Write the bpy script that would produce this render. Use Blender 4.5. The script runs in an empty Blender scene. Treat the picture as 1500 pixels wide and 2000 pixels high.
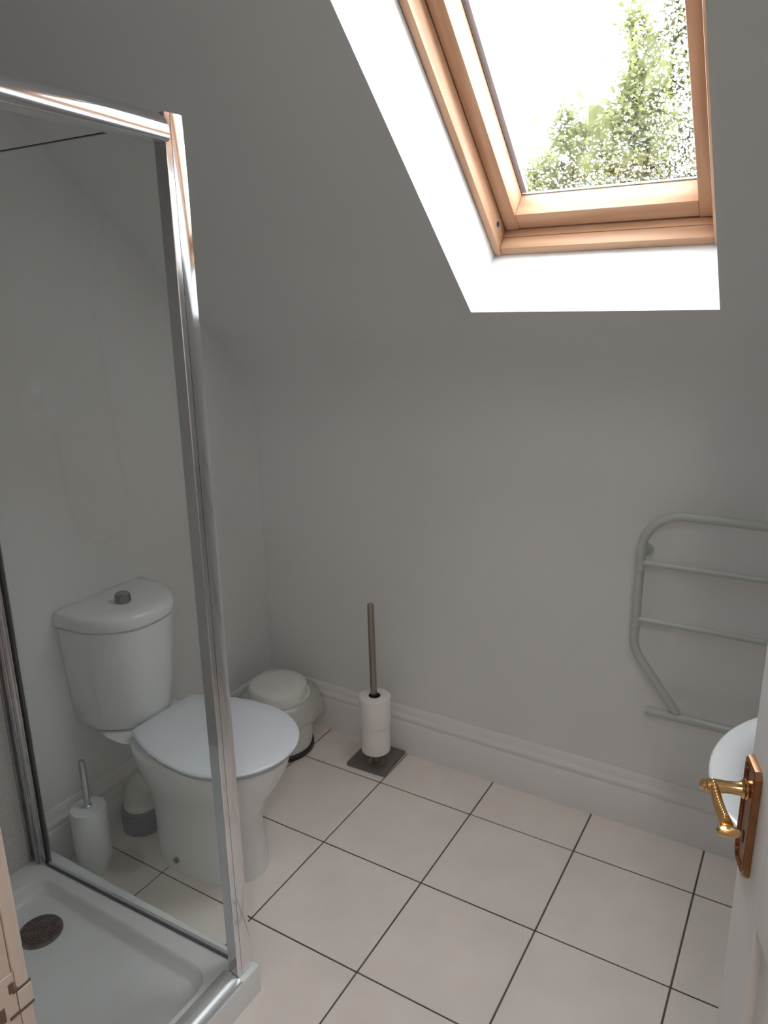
import bpy, bmesh, math, random
from mathutils import Vector, Matrix
random.seed(7)
sc = bpy.context.scene
COL = sc.collection
pi = math.pi
cos, sin = math.cos, math.sin

# ------------------------------------------------------------------ camera, world, lights, exposure
cam_d = bpy.data.cameras.new('camera')
cam_d.sensor_fit = 'VERTICAL'; cam_d.sensor_height = 36.0
cam_d.lens = 1443.77 * 36.0 / 2000.0
cam_d.clip_start = 0.02; cam_d.clip_end = 200
cam = bpy.data.objects.new('camera', cam_d); COL.objects.link(cam)
_r = Vector((0.86021507, 0.50968505, -0.01584888))
_u = Vector((-0.12379459, 0.23888169, 0.96312535))
_f = Vector((-0.49467659, 0.82653293, -0.26858588))
_m = Matrix((( _r.x, _u.x, -_f.x, 1.13098523), (_r.y, _u.y, -_f.y, -1.83529291), (_r.z, _u.z, -_f.z, 1.54594234), (0, 0, 0, 1)))
cam.matrix_world = _m
sc.camera = cam

world = bpy.data.worlds.new('overcast_sky'); sc.world = world
world.use_nodes = True
bg = world.node_tree.nodes['Background']
bg.inputs['Color'].default_value = (0.89, 0.95, 1.0, 1)
bg.inputs['Strength'].default_value = 14.0

# roof-slope frame: x stays x, u runs up the slope, d points outdoors
SL = math.radians(41.0)
SO = Vector((0, -0.055, 1.5265))
U = Vector((0, -cos(SL), sin(SL))); D = Vector((0, sin(SL), cos(SL)))
SLOPE = Matrix.Translation(SO) @ Matrix.Rotation(-SL, 4, 'X')      # local (x, -u, d)

pl = bpy.data.lights.new('skylight_portal', 'AREA'); pl.shape = 'RECTANGLE'; pl.size = 0.46; pl.size_y = 0.86
pl.cycles.is_portal = True
po = bpy.data.objects.new('skylight_portal', pl); COL.objects.link(po)
po.matrix_world = SLOPE @ Matrix.Translation((0.611, -0.48, 0.30))   # -Z of the portal looks into the room

vs = sc.view_settings
vs.view_transform = 'Standard'; vs.look = 'None'; vs.gamma = 1.0; vs.use_curve_mapping = False
vs.exposure = 0.07
try:
    sc.cycles.diffuse_bounces = 5; sc.cycles.max_bounces = 8; sc.cycles.transparent_max_bounces = 24
    sc.cycles.glossy_bounces = 4; sc.cycles.use_light_tree = False; sc.cycles.sample_clamp_indirect = 6.0
except Exception:
    pass

# ------------------------------------------------------------------ materials
def mat(name, col, rough=0.5, metal=0.0, spec=0.5, bump=0.0, bscale=60.0, var=0.0, vscale=8.0, coat=0.0, detail=4.0):
    m = bpy.data.materials.new(name); m.use_nodes = True
    nt = m.node_tree; b = nt.nodes['Principled BSDF']
    b.inputs['Base Color'].default_value = (*col, 1); b.inputs['Roughness'].default_value = rough
    b.inputs['Metallic'].default_value = metal; b.inputs['Specular IOR Level'].default_value = spec
    b.inputs['Coat Weight'].default_value = coat
    tc = nt.nodes.new('ShaderNodeTexCoord')
    if var:
        n = nt.nodes.new('ShaderNodeTexNoise'); n.inputs['Scale'].default_value = vscale; n.inputs['Detail'].default_value = detail
        nt.links.new(tc.outputs['Object'], n.inputs['Vector'])
        r = nt.nodes.new('ShaderNodeValToRGB')
        r.color_ramp.elements[0].position = 0.3; r.color_ramp.elements[1].position = 0.7
        r.color_ramp.elements[0].color = (*[c * (1 - var) for c in col], 1)
        r.color_ramp.elements[1].color = (*[min(1, c * (1 + var)) for c in col], 1)
        nt.links.new(n.outputs['Fac'], r.inputs['Fac']); nt.links.new(r.outputs['Color'], b.inputs['Base Color'])
    if bump:
        n2 = nt.nodes.new('ShaderNodeTexNoise'); n2.inputs['Scale'].default_value = bscale; n2.inputs['Detail'].default_value = 3
        nt.links.new(tc.outputs['Object'], n2.inputs['Vector'])
        bp = nt.nodes.new('ShaderNodeBump'); bp.inputs['Strength'].default_value = bump; bp.inputs['Distance'].default_value = 0.004
        nt.links.new(n2.outputs['Fac'], bp.inputs['Height']); nt.links.new(bp.outputs['Normal'], b.inputs['Normal'])
    return m

def glass_mat(name, tint, ior=1.45, rough=0.0, dirt=0.0):
    m = bpy.data.materials.new(name); m.use_nodes = True
    nt = m.node_tree; nt.nodes.clear()
    o = nt.nodes.new('ShaderNodeOutputMaterial'); mx = nt.nodes.new('ShaderNodeMixShader')
    t = nt.nodes.new('ShaderNodeBsdfTransparent'); t.inputs['Color'].default_value = (*tint, 1)
    g = nt.nodes.new('ShaderNodeBsdfGlossy'); g.inputs['Roughness'].default_value = rough
    f = nt.nodes.new('ShaderNodeFresnel')
    # a flat sheet: light leaving through the far face meets the same reflectance as light entering
    ge = nt.nodes.new('ShaderNodeNewGeometry'); mr = nt.nodes.new('ShaderNodeMapRange')
    mr.inputs['To Min'].default_value = ior; mr.inputs['To Max'].default_value = 1.0 / ior
    nt.links.new(ge.outputs['Backfacing'], mr.inputs['Value']); nt.links.new(mr.outputs[0], f.inputs['IOR'])
    nt.links.new(f.outputs[0], mx.inputs[0]); nt.links.new(t.outputs[0], mx.inputs[1]); nt.links.new(g.outputs[0], mx.inputs[2])
    last = mx
    if dirt:
        df = nt.nodes.new('ShaderNodeBsdfDiffuse'); df.inputs['Color'].default_value = (0.75, 0.76, 0.72, 1)
        m2 = nt.nodes.new('ShaderNodeMixShader'); m2.inputs[0].default_value = dirt
        nt.links.new(mx.outputs[0], m2.inputs[1]); nt.links.new(df.outputs[0], m2.inputs[2]); last = m2
    nt.links.new(last.outputs[0], o.inputs['Surface'])
    return m

def wood_mat(name, axis, col_a, col_b):
    m = bpy.data.materials.new(name); m.use_nodes = True
    nt = m.node_tree; b = nt.nodes['Principled BSDF']; b.inputs['Roughness'].default_value = 0.45; b.inputs['Specular IOR Level'].default_value = 0.22
    tc = nt.nodes.new('ShaderNodeTexCoord'); mp = nt.nodes.new('ShaderNodeMapping')
    s = [26, 26, 26]; s[axis] = 1.6
    mp.inputs['Scale'].default_value = s
    nt.links.new(tc.outputs['Object'], mp.inputs['Vector'])
    n = nt.nodes.new('ShaderNodeTexNoise'); n.inputs['Scale'].default_value = 1.6; n.inputs['Detail'].default_value = 5; n.inputs['Distortion'].default_value = 0.8
    nt.links.new(mp.outputs['Vector'], n.inputs['Vector'])
    w = nt.nodes.new('ShaderNodeTexWave'); w.inputs['Scale'].default_value = 0.55; w.inputs['Distortion'].default_value = 5.0; w.inputs['Detail'].default_value = 2
    w.bands_direction = 'DIAGONAL'
    nt.links.new(mp.outputs['Vector'], w.inputs['Vector'])
    mx = nt.nodes.new('ShaderNodeMath'); mx.operation = 'MULTIPLY_ADD'; mx.inputs[1].default_value = 0.55
    nt.links.new(w.outputs['Fac'], mx.inputs[0]); nt.links.new(n.outputs['Fac'], mx.inputs[2])
    r = nt.nodes.new('ShaderNodeValToRGB')
    r.color_ramp.elements[0].position = 0.35; r.color_ramp.elements[1].position = 1.05
    r.color_ramp.elements[0].color = (*col_a, 1); r.color_ramp.elements[1].color = (*col_b, 1)
    nt.links.new(mx.outputs[0], r.inputs['Fac']); nt.links.new(r.outputs['Color'], b.inputs['Base Color'])
    return m

M_wall = mat('white_emulsion', (0.752, 0.752, 0.750), 0.85, var=0.02, vscale=2.2, spec=0.25, detail=1.0)
M_gloss = mat('white_gloss_paint', (0.78, 0.772, 0.768), 0.38)
M_jamb = mat('aged_cream_gloss', (0.66, 0.575, 0.52), 0.42)
M_hall = mat('hall_paint', (0.66, 0.62, 0.58), 0.8, bump=0.05)
M_carpet = mat('hall_carpet', (0.42, 0.34, 0.28), 0.95, bump=0.6, bscale=300, var=0.15, vscale=120)
M_tile = mat('cream_floor_tile', (0.82, 0.735, 0.68), 0.36, var=0.045, vscale=7.0, spec=0.5, detail=6)
M_grout = mat('grey_grout', (0.125, 0.105, 0.095), 0.9, bump=0.3, bscale=200, var=0.2, vscale=20)
M_ceramic = mat('white_ceramic', (0.78, 0.785, 0.785), 0.12, spec=0.6, coat=0.3)
M_plastic = mat('white_plastic', (0.78, 0.79, 0.80), 0.28)
M_seat = mat('white_seat_plastic', (0.74, 0.76, 0.80), 0.25)
M_acrylic = mat('white_acrylic_tray', (0.80, 0.815, 0.815), 0.22, var=0.02, vscale=12)
M_panel = mat('speckled_shower_panel', (0.60, 0.59, 0.57), 0.5, bump=0.5, bscale=160, var=0.12, vscale=220)
M_chrome = mat('chrome', (0.80, 0.80, 0.82), 0.10, metal=1.0)
M_chrome_d = mat('worn_chrome', (0.62, 0.61, 0.62), 0.22, metal=1.0, var=0.08, vscale=30)
M_knob = mat('dull_chrome', (0.30, 0.30, 0.31), 0.16, metal=1.0)
M_alu = mat('white_grey_aluminium', (0.72, 0.73, 0.73), 0.3, metal=0.6)
M_seal = mat('black_rubber_seal', (0.03, 0.03, 0.03), 0.6)
M_seal_y = mat('yellowed_clear_seal', (0.36, 0.31, 0.20), 0.4)
M_drain = mat('tarnished_drain_metal', (0.27, 0.22, 0.20), 0.36, metal=0.75, var=0.25, vscale=60)
M_hole = mat('dark_hole', (0.01, 0.009, 0.008), 0.9)
M_brass = mat('polished_brass', (0.80, 0.52, 0.24), 0.18, metal=1.0, var=0.06, vscale=40)
M_brass_d = mat('aged_brass', (0.36, 0.185, 0.10), 0.30, metal=1.0, var=0.15, vscale=35)
M_rail = mat('sage_grey_enamel', (0.47, 0.50, 0.46), 0.35)
M_steel = mat('brushed_steel', (0.36, 0.315, 0.275), 0.36, metal=0.9, var=0.05, vscale=60)
M_slab = mat('grey_metal_plate', (0.20, 0.185, 0.175), 0.28, metal=0.5, var=0.08, vscale=25)
M_paper = mat('toilet_paper', (0.84, 0.80, 0.79), 0.95, bump=0.25, bscale=220)
M_core = mat('cardboard_core', (0.08, 0.055, 0.04), 0.95)
M_bin = mat('ivory_bin_plastic', (0.80, 0.79, 0.755), 0.33)
M_black = mat('black_plastic', (0.02, 0.019, 0.018), 0.45)
M_pipe = mat('cream_pipe_plastic', (0.66, 0.65, 0.58), 0.4)
M_collar = mat('grey_pipe_collar', (0.11, 0.11, 0.13), 0.5)
M_cap = mat('dark_green_cap', (0.035, 0.075, 0.07), 0.35)
M_spacer = mat('grey_glazing_spacer', (0.36, 0.36, 0.42), 0.45)
M_bark = mat('bark', (0.12, 0.09, 0.06), 0.9, bump=0.6, bscale=20)
M_lawn = mat('lawn', (0.08, 0.14, 0.04), 0.95, var=0.3, vscale=2)
M_roof = mat('roof_covering', (0.12, 0.12, 0.13), 0.8)
M_glass = glass_mat('shower_glass', (0.985, 0.996, 0.988), 1.5, dirt=0.018)
M_pane = glass_mat('window_glass', (0.985, 0.99, 0.985), 1.45)
M_wood_x = wood_mat('pine_grain_across', 0, (0.45, 0.255, 0.150), (0.57, 0.350, 0.225))
M_wood_u = wood_mat('pine_grain_along', 1, (0.45, 0.255, 0.150), (0.57, 0.350, 0.225))

def bag_mat():
    m = bpy.data.materials.new('thin_bin_liner'); m.use_nodes = True
    nt = m.node_tree; nt.nodes.clear()
    o = nt.nodes.new('ShaderNodeOutputMaterial')
    df = nt.nodes.new('ShaderNodeBsdfDiffuse'); df.inputs['Color'].default_value = (0.80, 0.79, 0.74, 1)
    tl = nt.nodes.new('ShaderNodeBsdfTranslucent'); tl.inputs['Color'].default_value = (0.80, 0.79, 0.74, 1)
    tr = nt.nodes.new('ShaderNodeBsdfTransparent'); gl = nt.nodes.new('ShaderNodeBsdfGlossy'); gl.inputs['Roughness'].default_value = 0.25
    a = nt.nodes.new('ShaderNodeMixShader'); a.inputs[0].default_value = 0.45
    b = nt.nodes.new('ShaderNodeMixShader'); b.inputs[0].default_value = 0.45
    c = nt.nodes.new('ShaderNodeMixShader'); c.inputs[0].default_value = 0.06
    L = nt.links.new
    L(df.outputs[0], a.inputs[1]); L(tl.outputs[0], a.inputs[2]); L(a.outputs[0], b.inputs[1]); L(tr.outputs[0], b.inputs[2])
    L(b.outputs[0], c.inputs[1]); L(gl.outputs[0], c.inputs[2]); L(c.outputs[0], o.inputs['Surface'])
    return m
M_bag = bag_mat()

def drop_mat():
    m = bpy.data.materials.new('rain_water'); m.use_nodes = True
    nt = m.node_tree; nt.nodes.clear()
    o = nt.nodes.new('ShaderNodeOutputMaterial'); g = nt.nodes.new('ShaderNodeBsdfGlass')
    g.inputs['IOR'].default_value = 1.33; g.inputs['Roughness'].default_value = 0.0
    nt.links.new(g.outputs[0], o.inputs['Surface'])
    return m
M_drop = drop_mat()

def leaf_mat(name, col):
    m = bpy.data.materials.new(name); m.use_nodes = True
    nt = m.node_tree; nt.nodes.clear()
    o = nt.nodes.new('ShaderNodeOutputMaterial'); mx = nt.nodes.new('ShaderNodeMixShader'); mx.inputs[0].default_value = 0.5
    d = nt.nodes.new('ShaderNodeBsdfDiffuse'); t = nt.nodes.new('ShaderNodeBsdfTranslucent')
    n = nt.nodes.new('ShaderNodeTexNoise'); n.inputs['Scale'].default_value = 1.6
    tc = nt.nodes.new('ShaderNodeTexCoord'); nt.links.new(tc.outputs['Object'], n.inputs['Vector'])
    r = nt.nodes.new('ShaderNodeValToRGB'); r.color_ramp.elements[0].position = 0.35; r.color_ramp.elements[1].position = 0.65
    r.color_ramp.elements[0].color = (col[0] * 0.75, col[1] * 0.75, col[2] * 0.8, 1); r.color_ramp.elements[1].color = (col[0] * 1.25, col[1] * 1.15, col[2], 1)
    nt.links.new(n.outputs['Fac'], r.inputs['Fac'])
    nt.links.new(r.outputs['Color'], d.inputs['Color']); nt.links.new(r.outputs['Color'], t.inputs['Color'])
    nt.links.new(d.outputs[0], mx.inputs[1]); nt.links.new(t.outputs[0], mx.inputs[2]); nt.links.new(mx.outputs[0], o.inputs['Surface'])
    return m
M_leaf = leaf_mat('yellow_green_leaves', (0.150, 0.165, 0.075))
M_leaf2 = leaf_mat('grey_green_leaves', (0.125, 0.140, 0.098))

# ------------------------------------------------------------------ builders
WM = {}
def empty(name, loc=(0, 0, 0), matrix=None):
    o = bpy.data.objects.new(name, None); COL.objects.link(o)
    o.empty_display_size = 0.05
    m = matrix if matrix is not None else Matrix.Translation(loc)
    o.matrix_world = m; WM[o] = m
    return o

def tag(o, label=None, cat=None, group=None, kind=None):
    if label: o['label'] = label
    if cat: o['category'] = cat
    if group: o['group'] = group
    if kind: o['kind'] = kind
    return o

def mk(name, bm, material, parent=None, loc=None, local=False, smooth=35, kind=None, label=None):
    """bm in world coordinates (or in the parent's frame if local); parented parts share the parent's frame."""
    if parent is not None:
        if not local: bm.transform(WM[parent].inverted())
        m = WM[parent]
    elif loc is not None:
        bm.transform(Matrix.Translation(loc).inverted()); m = Matrix.Translation(loc)
    else:
        m = Matrix.Identity(4)
    bmesh.ops.recalc_face_normals(bm, faces=bm.faces)
    me = bpy.data.meshes.new(name); bm.to_mesh(me); bm.free()
    me.materials.append(material)
    if smooth:
        for p in me.polygons: p.use_smooth = True
        me.set_sharp_from_angle(angle=math.radians(smooth))
    o = bpy.data.objects.new(name, me); COL.objects.link(o)
    if parent is not None: o.parent = parent
    elif loc is not None: o.location = loc
    WM[o] = m
    if kind: o['kind'] = kind
    if label: o['label'] = label
    return o

def B(): return bmesh.new()

def box(bm, x0, x1, y0, y1, z0, z1, bev=0.0, seg=2):
    r = bmesh.ops.create_cube(bm, size=1.0)
    vs_ = r['verts']
    for v in vs_:
        v.co = Vector((x0 + (v.co.x + .5) * (x1 - x0), y0 + (v.co.y + .5) * (y1 - y0), z0 + (v.co.z + .5) * (z1 - z0)))
    if bev:
        es = list({e for v in vs_ for e in v.link_edges})
        bmesh.ops.bevel(bm, geom=es, offset=bev, segments=seg, affect='EDGES', profile=0.5)
    return bm

def bx(*a, **k): return box(B(), *a, **k)

def rings(bm, loops, cap0=True, cap1=True, closed=True):
    """skin a list of equal-length vertex loops"""
    vl = [[bm.verts.new(p) for p in lp] for lp in loops]
    n = len(vl[0])
    for a, b in zip(vl, vl[1:]):
        for i in range(n if closed else n - 1):
            j = (i + 1) % n
            bm.faces.new((a[i], a[j], b[j], b[i]))
    if cap0: bm.faces.new(list(reversed(vl[0])))
    if cap1: bm.faces.new(vl[-1])
    return bm

def lathe(bm, prof, c=(0, 0, 0), axis='Z', n=40, M=None, cap=True):
    loops = []
    for r, h in prof:
        lp = []
        for i in range(n):
            a = 2 * pi * i / n
            p = Vector((r * cos(a), r * sin(a), h))
            if axis == 'X': p = Vector((h, r * cos(a), r * sin(a)))
            if axis == 'Y': p = Vector((r * sin(a), h, r * cos(a)))
            if M is not None: p = M @ p
            lp.append(p + Vector(c))
        loops.append(lp)
    return rings(bm, loops, cap, cap)

def tube(bm, pts, r, n=14, cap=True):
    pts = [Vector(p) for p in pts]
    loops = []; prev = None
    for i, p in enumerate(pts):
        t = ((pts[i + 1] - p) if i == 0 else (p - pts[i - 1]) if i == len(pts) - 1 else (pts[i + 1] - p).normalized() + (p - pts[i - 1]).normalized()).normalized()
        if prev is None:
            a = Vector((0, 0, 1)) if abs(t.z) < 0.9 else Vector((1, 0, 0))
            nn = t.cross(a).normalized()
        else:
            nn = (prev - t * prev.dot(t)).normalized()
        prev = nn; bb = t.cross(nn)
        rr = r[i] if isinstance(r, (list, tuple)) else r
        loops.append([p + rr * (cos(2 * pi * k / n) * nn + sin(2 * pi * k / n) * bb) for k in range(n)])
    return rings(bm, loops, cap, cap)

def prism(bm, poly, axis, a0, a1):
    """extrude a 2-D polygon; axis X: poly=(y,z), Y: (x,z), Z: (x,y)"""
    def P(p, a):
        return {'X': (a, p[0], p[1]), 'Y': (p[0], a, p[1]), 'Z': (p[0], p[1], a)}[axis]
    return rings(bm, [[P(p, a0) for p in poly], [P(p, a1) for p in poly]])

def bez(p0, p1, p2, p3, n=12):
    p0, p1, p2, p3 = map(Vector, (p0, p1, p2, p3))
    return [((1 - t) ** 3) * p0 + 3 * t * (1 - t) ** 2 * p1 + 3 * t * t * (1 - t) * p2 + t ** 3 * p3 for t in [i / n for i in range(n + 1)]]

# ================================================================== THE ROOM SHELL
XL, XR, YF, YN = -0.62, 1.50, 0.205, -1.562
ZK, ZC = 1.30, 2.35
YC = YF - (ZC - ZK) / math.tan(SL)

floor = mk('floor', bx(XL - .1, XR + .1, YN - .12, YF + .12, -0.10, -0.004), M_grout, kind='structure')
T = 0.33; G = 0.0022
def clip(a, b, lo, hi): return max(a, lo), min(b, hi)
for i in range(-3, 6):
    for j in range(-6, 2):
        x0, x1 = clip(i * T + G, (i + 1) * T - G, XL + .001, XR - .001)
        y0, y1 = clip(j * T + G, (j + 1) * T - G, YN - .05, YF - .001)
        if x1 - x0 < .02 or y1 - y0 < .02: continue
        bm = bx(x0, x1, y0, y1, -0.004, random.uniform(-.0003, .0003), bev=.0012, seg=1)
        o = mk('floor_tile', bm, M_tile, floor)

# far wall with a soft bend into the roof slope
def slope_pt(u, d=0.0): return SO + U * u + D * d
R_BEND = 0.34
tl = R_BEND * math.tan((pi / 2 - SL) / 2)           # tangent length of the bend
bend = []
cy, cz = YF - R_BEND, ZK - tl
for k in range(13):
    a = (pi / 2 - SL) * k / 12
    bend.append((cy + R_BEND * cos(a), cz + R_BEND * sin(a)))
bend.append((bend[-1][0] + U.y * .07, bend[-1][1] + U.z * .07))
u_bend = (Vector((0, bend[-1][0], bend[-1][1])) - SO).dot(U)
poly = [(YF, -.1)] + bend + [(bend[-1][0] + .12 * sin(SL), bend[-1][1] + .12 * cos(SL)), (YF + .12, ZK), (YF + .12, -.1)]
mk('wall_far', prism(B(), poly, 'X', XL - .1, XR + .1), M_wall, kind='structure', smooth=30)

# side walls follow the roof line
side = [(YF + .12, -.1), (YF + .12, ZK + .02), (YC + .10, ZC + .15), (YN - .11, ZC + .15), (YN - .11, -.1)]
mk('wall_left', prism(B(), side, 'X', XL - .1, XL), M_wall, kind='structure')
mk('wall_right', prism(B(), side, 'X', XR, XR + .1), M_wall, kind='structure')

# sloping ceiling with the splayed opening of the roof window
u_top = (Vector((0, YC, ZC)) - SO).dot(U)
HX0, HX1, HX1o = 0.332, 0.913, 0.8905
HU0, HU1 = 0.0, 0.955
TH = 0.36
bm = B()
def sv(x, u, d): return bm.verts.new((x, -u, d))
xs = [XL, None, None, XR]
def layer(d, hx0, hx1, hu0, hu1):
    us = [u_bend, hu0, hu1, u_top + (0.25 if d > 0 else 0)]
    return [[sv(x, u, d) for x in (XL, hx0, hx1, XR)] for u in us]
La = layer(0.0, HX0, HX1, HU0, HU1)
Lb = layer(TH, HX0, HX1o, HU0 - .017, HU1)
Lm = [[sv(x, u, 0.20) for x in (HX0, HX1o)] for u in (HU0 - .017, HU1)]
for L in (La, Lb):
    for i in range(3):
        for j in range(3):
            if i == 1 and j == 1: continue
            bm.faces.new((L[i][j], L[i][j + 1], L[i + 1][j + 1], L[i + 1][j]))
def hole(L): return [L[1][1], L[1][2], L[2][2], L[2][1]]
hm = [Lm[0][0], Lm[0][1], Lm[1][1], Lm[1][0]]
for A_, B_ in ((hole(La), hm), (hm, hole(Lb))):
    for k in range(4):
        bm.faces.new((A_[k], A_[(k + 1) % 4], B_[(k + 1) % 4], B_[k]))
rim = lambda L: [L[0][0], L[0][1], L[0][2], L[0][3], L[1][3], L[2][3], L[3][3], L[3][2], L[3][1], L[3][0], L[2][0], L[1][0]]
ra, rb = rim(La), rim(Lb)
for k in range(12):
    bm.faces.new((ra[k], ra[(k + 1) % 12], rb[(k + 1) % 12], rb[k]))
bm.transform(SLOPE)
mk('ceiling_slope', bm, M_wall, kind='structure', smooth=20)
mk('ceiling', bx(XL - .1, XR + .1, YN - .11, YC + .02, ZC, ZC + .12), M_wall, kind='structure')

# doorway wall
DX0, DX1, DZ = 0.578, 1.345, 2.00
bm = B()
box(bm, XL - .1, DX0 - .022, YN - .10, YN, -.1, ZC + .1)
box(bm, DX1 + .022, XR + .1, YN - .10, YN, -.1, ZC + .1)
box(bm, DX0 - .022, DX1 + .022, YN - .10, YN, DZ + .022, ZC + .1)
mk('wall_near', bm, M_wall, kind='structure')
# door lining and architraves
bm = B()
box(bm, DX0 - .022, DX0, YN - .10, YN, -.004, DZ, bev=.001, seg=1)
box(bm, DX1, DX1 + .022, YN - .10, YN, -.004, DZ, bev=.001, seg=1)
box(bm, DX0 - .022, DX1 + .022, YN - .10, YN, DZ, DZ + .022, bev=.001, seg=1)
box(bm, DX0, DX0 + .012, YN - .10, YN - .045, -.004, DZ, bev=.002)
box(bm, DX1 - .012, DX1, YN - .10, YN - .045, -.004, DZ, bev=.002)
trim = tag(mk('trim_1', bm, M_jamb, loc=(DX0, YN, 0)), kind='structure')
arc = B()
box(arc, DX0 - .070, DX0 + .002, YN + .001, YN + .0135, -.004, DZ + .06, bev=.003)
mk('architrave', arc, M_jamb, trim)
arc = B()
box(arc, DX1 - .002, DX1 + .070, YN + .001, YN + .0135, -.004, DZ + .06, bev=.003)
mk('architrave', arc, M_jamb, trim)
arc = B()
box(arc, DX0 + .0025, DX1 - .0025, YN + .001, YN + .0135, DZ, DZ + .06, bev=.003)
mk('architrave', arc, M_jamb, trim)
stp = B()
box(stp, DX0 + .0001, DX0 + .0016, YN - .030, YN + .0005, .928, .988, bev=.0005, seg=1)
box(stp, DX0 + .0021, DX0 + .0032, YN + .0005, YN + .0140, .946, .966, bev=.0005, seg=1)
mk('strike_plate', stp, M_jamb, trim)
bm = B()
box(bm, DX0 + .0008, DX0 + .0020, YN - .024, YN - .012, .945, .960)
box(bm, DX0 + .0012, DX0 + .0026, YN - .003, YN + .0142, .9665, .9690)
box(bm, DX0 + .0012, DX0 + .0026, YN - .009, YN + .0142, .9425, .9455)
box(bm, DX0 + .0012, DX0 + .0026, YN - .006, YN - .001, .969, .979)
mk('latch_recess_shade', bm, mat('recess_shade_brown', (0.17, 0.11, 0.085), 0.8), trim)  # thin brown boxes: shade of the latch hole and notches put in as colour

# skirting boards with stepped moulding
prof = [(0, 0), (.018, 0), (.018, .118), (.0165, .1215), (.0115, .1235), (.0115, .131), (.0155, .1335), (.0165, .139), (.0145, .145), (.0105, .150), (.0085, .157), (.0085, .163), (.0065, .167), (.0060, .175), (.003, .180), (0, .180)]
mk('baseboard_far', prism(B(), [(YF - a, z) for a, z in prof], 'X', XL, XR), M_gloss, kind='structure', smooth=30)
mk('baseboard_left', prism(B(), [(XL + a, z) for a, z in prof], 'Y', -0.810, YF - .006), M_gloss, kind='structure', smooth=30)
mk('baseboard_right', prism(B(), [(XR - a, z) for a, z in prof], 'Y', YN, YF - .006), M_gloss, kind='structure', smooth=30)

# hall behind the doorway
HXA, HXB, HYN = 0.05, 2.05, -3.00
mk('floor_hall', bx(HXA - .1, HXB + .1, HYN - .1, YN - .051, -.10, 0.0), M_carpet, kind='structure')
bm = B(); box(bm, HXA - .1, HXA, HYN - .1, YN - .10, 0, 2.5)
mk('wall_hall_left', bm, M_hall, kind='structure')
bm = B(); box(bm, HXB, HXB + .1, HYN - .1, YN - .10, 0, 2.5)
mk('wall_hall_right', bm, M_hall, kind='structure')
bm = B(); box(bm, HXA, HXB, HYN - .1, HYN, 0, 2.5)
mk('wall_hall_back', bm, M_hall, kind='structure')
bm = B(); box(bm, XR + .1, HXB + .1, YN - .10, YN, 0, 2.5)
mk('wall_hall_front', bm, M_hall, kind='structure')
mk('ceiling_hall', bx(HXA - .1, HXB + .1, HYN - .1, YN - .09, 2.40, 2.5), M_wall, kind='structure')
lamp = empty('added_hall_lamp', (1.46, -2.42, 2.40))  # unseen lamp, added to lift the light on door, tiles and walls
tag(lamp, 'added unseen hall lamp that brightens the bathroom through the doorway', 'lamp')
mk('added_lamp_rose', lathe(B(), [(.055, 2.40), (.055, 2.385), (.03, 2.375), (.012, 2.372), (.012, 2.34)], (1.46, -2.42, 0)), M_brass, lamp)
m_em = bpy.data.materials.new('added_lamp_glow'); m_em.use_nodes = True
_b = m_em.node_tree.nodes['Principled BSDF']
_b.inputs['Base Color'].default_value = (.9, .88, .84, 1)
_b.inputs['Emission Color'].default_value = (1.0, 0.93, 0.86, 1); _b.inputs['Emission Strength'].default_value = 34.0
mk('added_lamp_shade', lathe(B(), [(.015, 2.345), (.07, 2.335), (.115, 2.30), (.13, 2.25), (.115, 2.20), (.07, 2.165), (.01, 2.155)], (1.46, -2.42, 0)), m_em, lamp, smooth=60)

# ================================================================== ROOF WINDOW  (frame of the slope: x, u, d)
win = empty('window_1', matrix=SLOPE); tag(win, kind='structure')
def wb(x0, x1, u0, u1, d0, d1, bev=.0025): return bx(x0, x1, -u1, -u0, d0, d1, bev=bev, seg=2)
FX0, FX1, FU0, FU1 = .3335, .8895, -.016, .953
mk('frame_side', wb(FX0, .3525, FU0, FU1, .200, .365), M_wood_u, win, local=True)
mk('frame_side', wb(.8695, FX1, FU0, FU1, .200, .365), M_wood_u, win, local=True)
# lower frame piece has a stepped ledge
bm = B()
box(bm, .3526, .8694, -.0075, .016, .203, .365, bev=.0025)
mk('frame_bottom', bm, M_wood_x, win, local=True)
bm = B(); box(bm, .3526, .8694, -.0105, -.0076, .240, .262, bev=.001, seg=1)
mk('ledge_bead', bm, M_wood_x, win, local=True)
mk('frame_top', wb(.3526, .8694, .930, FU1, .200, .365), M_wood_x, win, local=True)
sash = mk('sash_stile', wb(.3550, .3925, .0125, .925, .260, .3565), M_wood_u, win, local=True)
mk('sash_stile', wb(.8295, .8670, .0125, .925, .260, .3565), M_wood_u, win, local=True)
bm = wb(.3927, .8293, .0150, .0600, .2615, .3328, bev=.002)
box(bm, .3927, .8293, -.0455, -.0150, .3329, .3565)
mk('sash_bottom_rail', bm, M_wood_x, win, local=True)
mk('sash_top_rail', wb(.3927, .8293, .878, .925, .2615, .3565), M_wood_x, win, local=True)
mk('sash_back', wb(.3538, .8682, .0085, .0124, .275, .372, bev=0), M_black, win, local=True)
pane = mk('glazing_unit', wb(.3927, .8293, .0458, .8775, .333, .356, bev=0), M_pane, win, local=True, smooth=0)
bm = B()
for a in ((.3929, .4045, .0607, .8773), (.8175, .8291, .0607, .8773)):
    box(bm, a[0], a[1], -a[3], -a[2], .3365, .3515)
for a in ((.4046, .8174, .0460, .0500), (.4046, .8174, .866, .8773)):
    box(bm, a[0], a[1], -a[3], -a[2], .3365, .3515)
mk('glazing_spacer', bm, M_spacer, win, local=True)
bm = B()
for a in ((.3928, .3938, .0606, .8774), (.8282, .8292, .0606, .8774)):
    box(bm, a[0], a[1], -a[3], -a[2], .3290, .3318)
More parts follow.
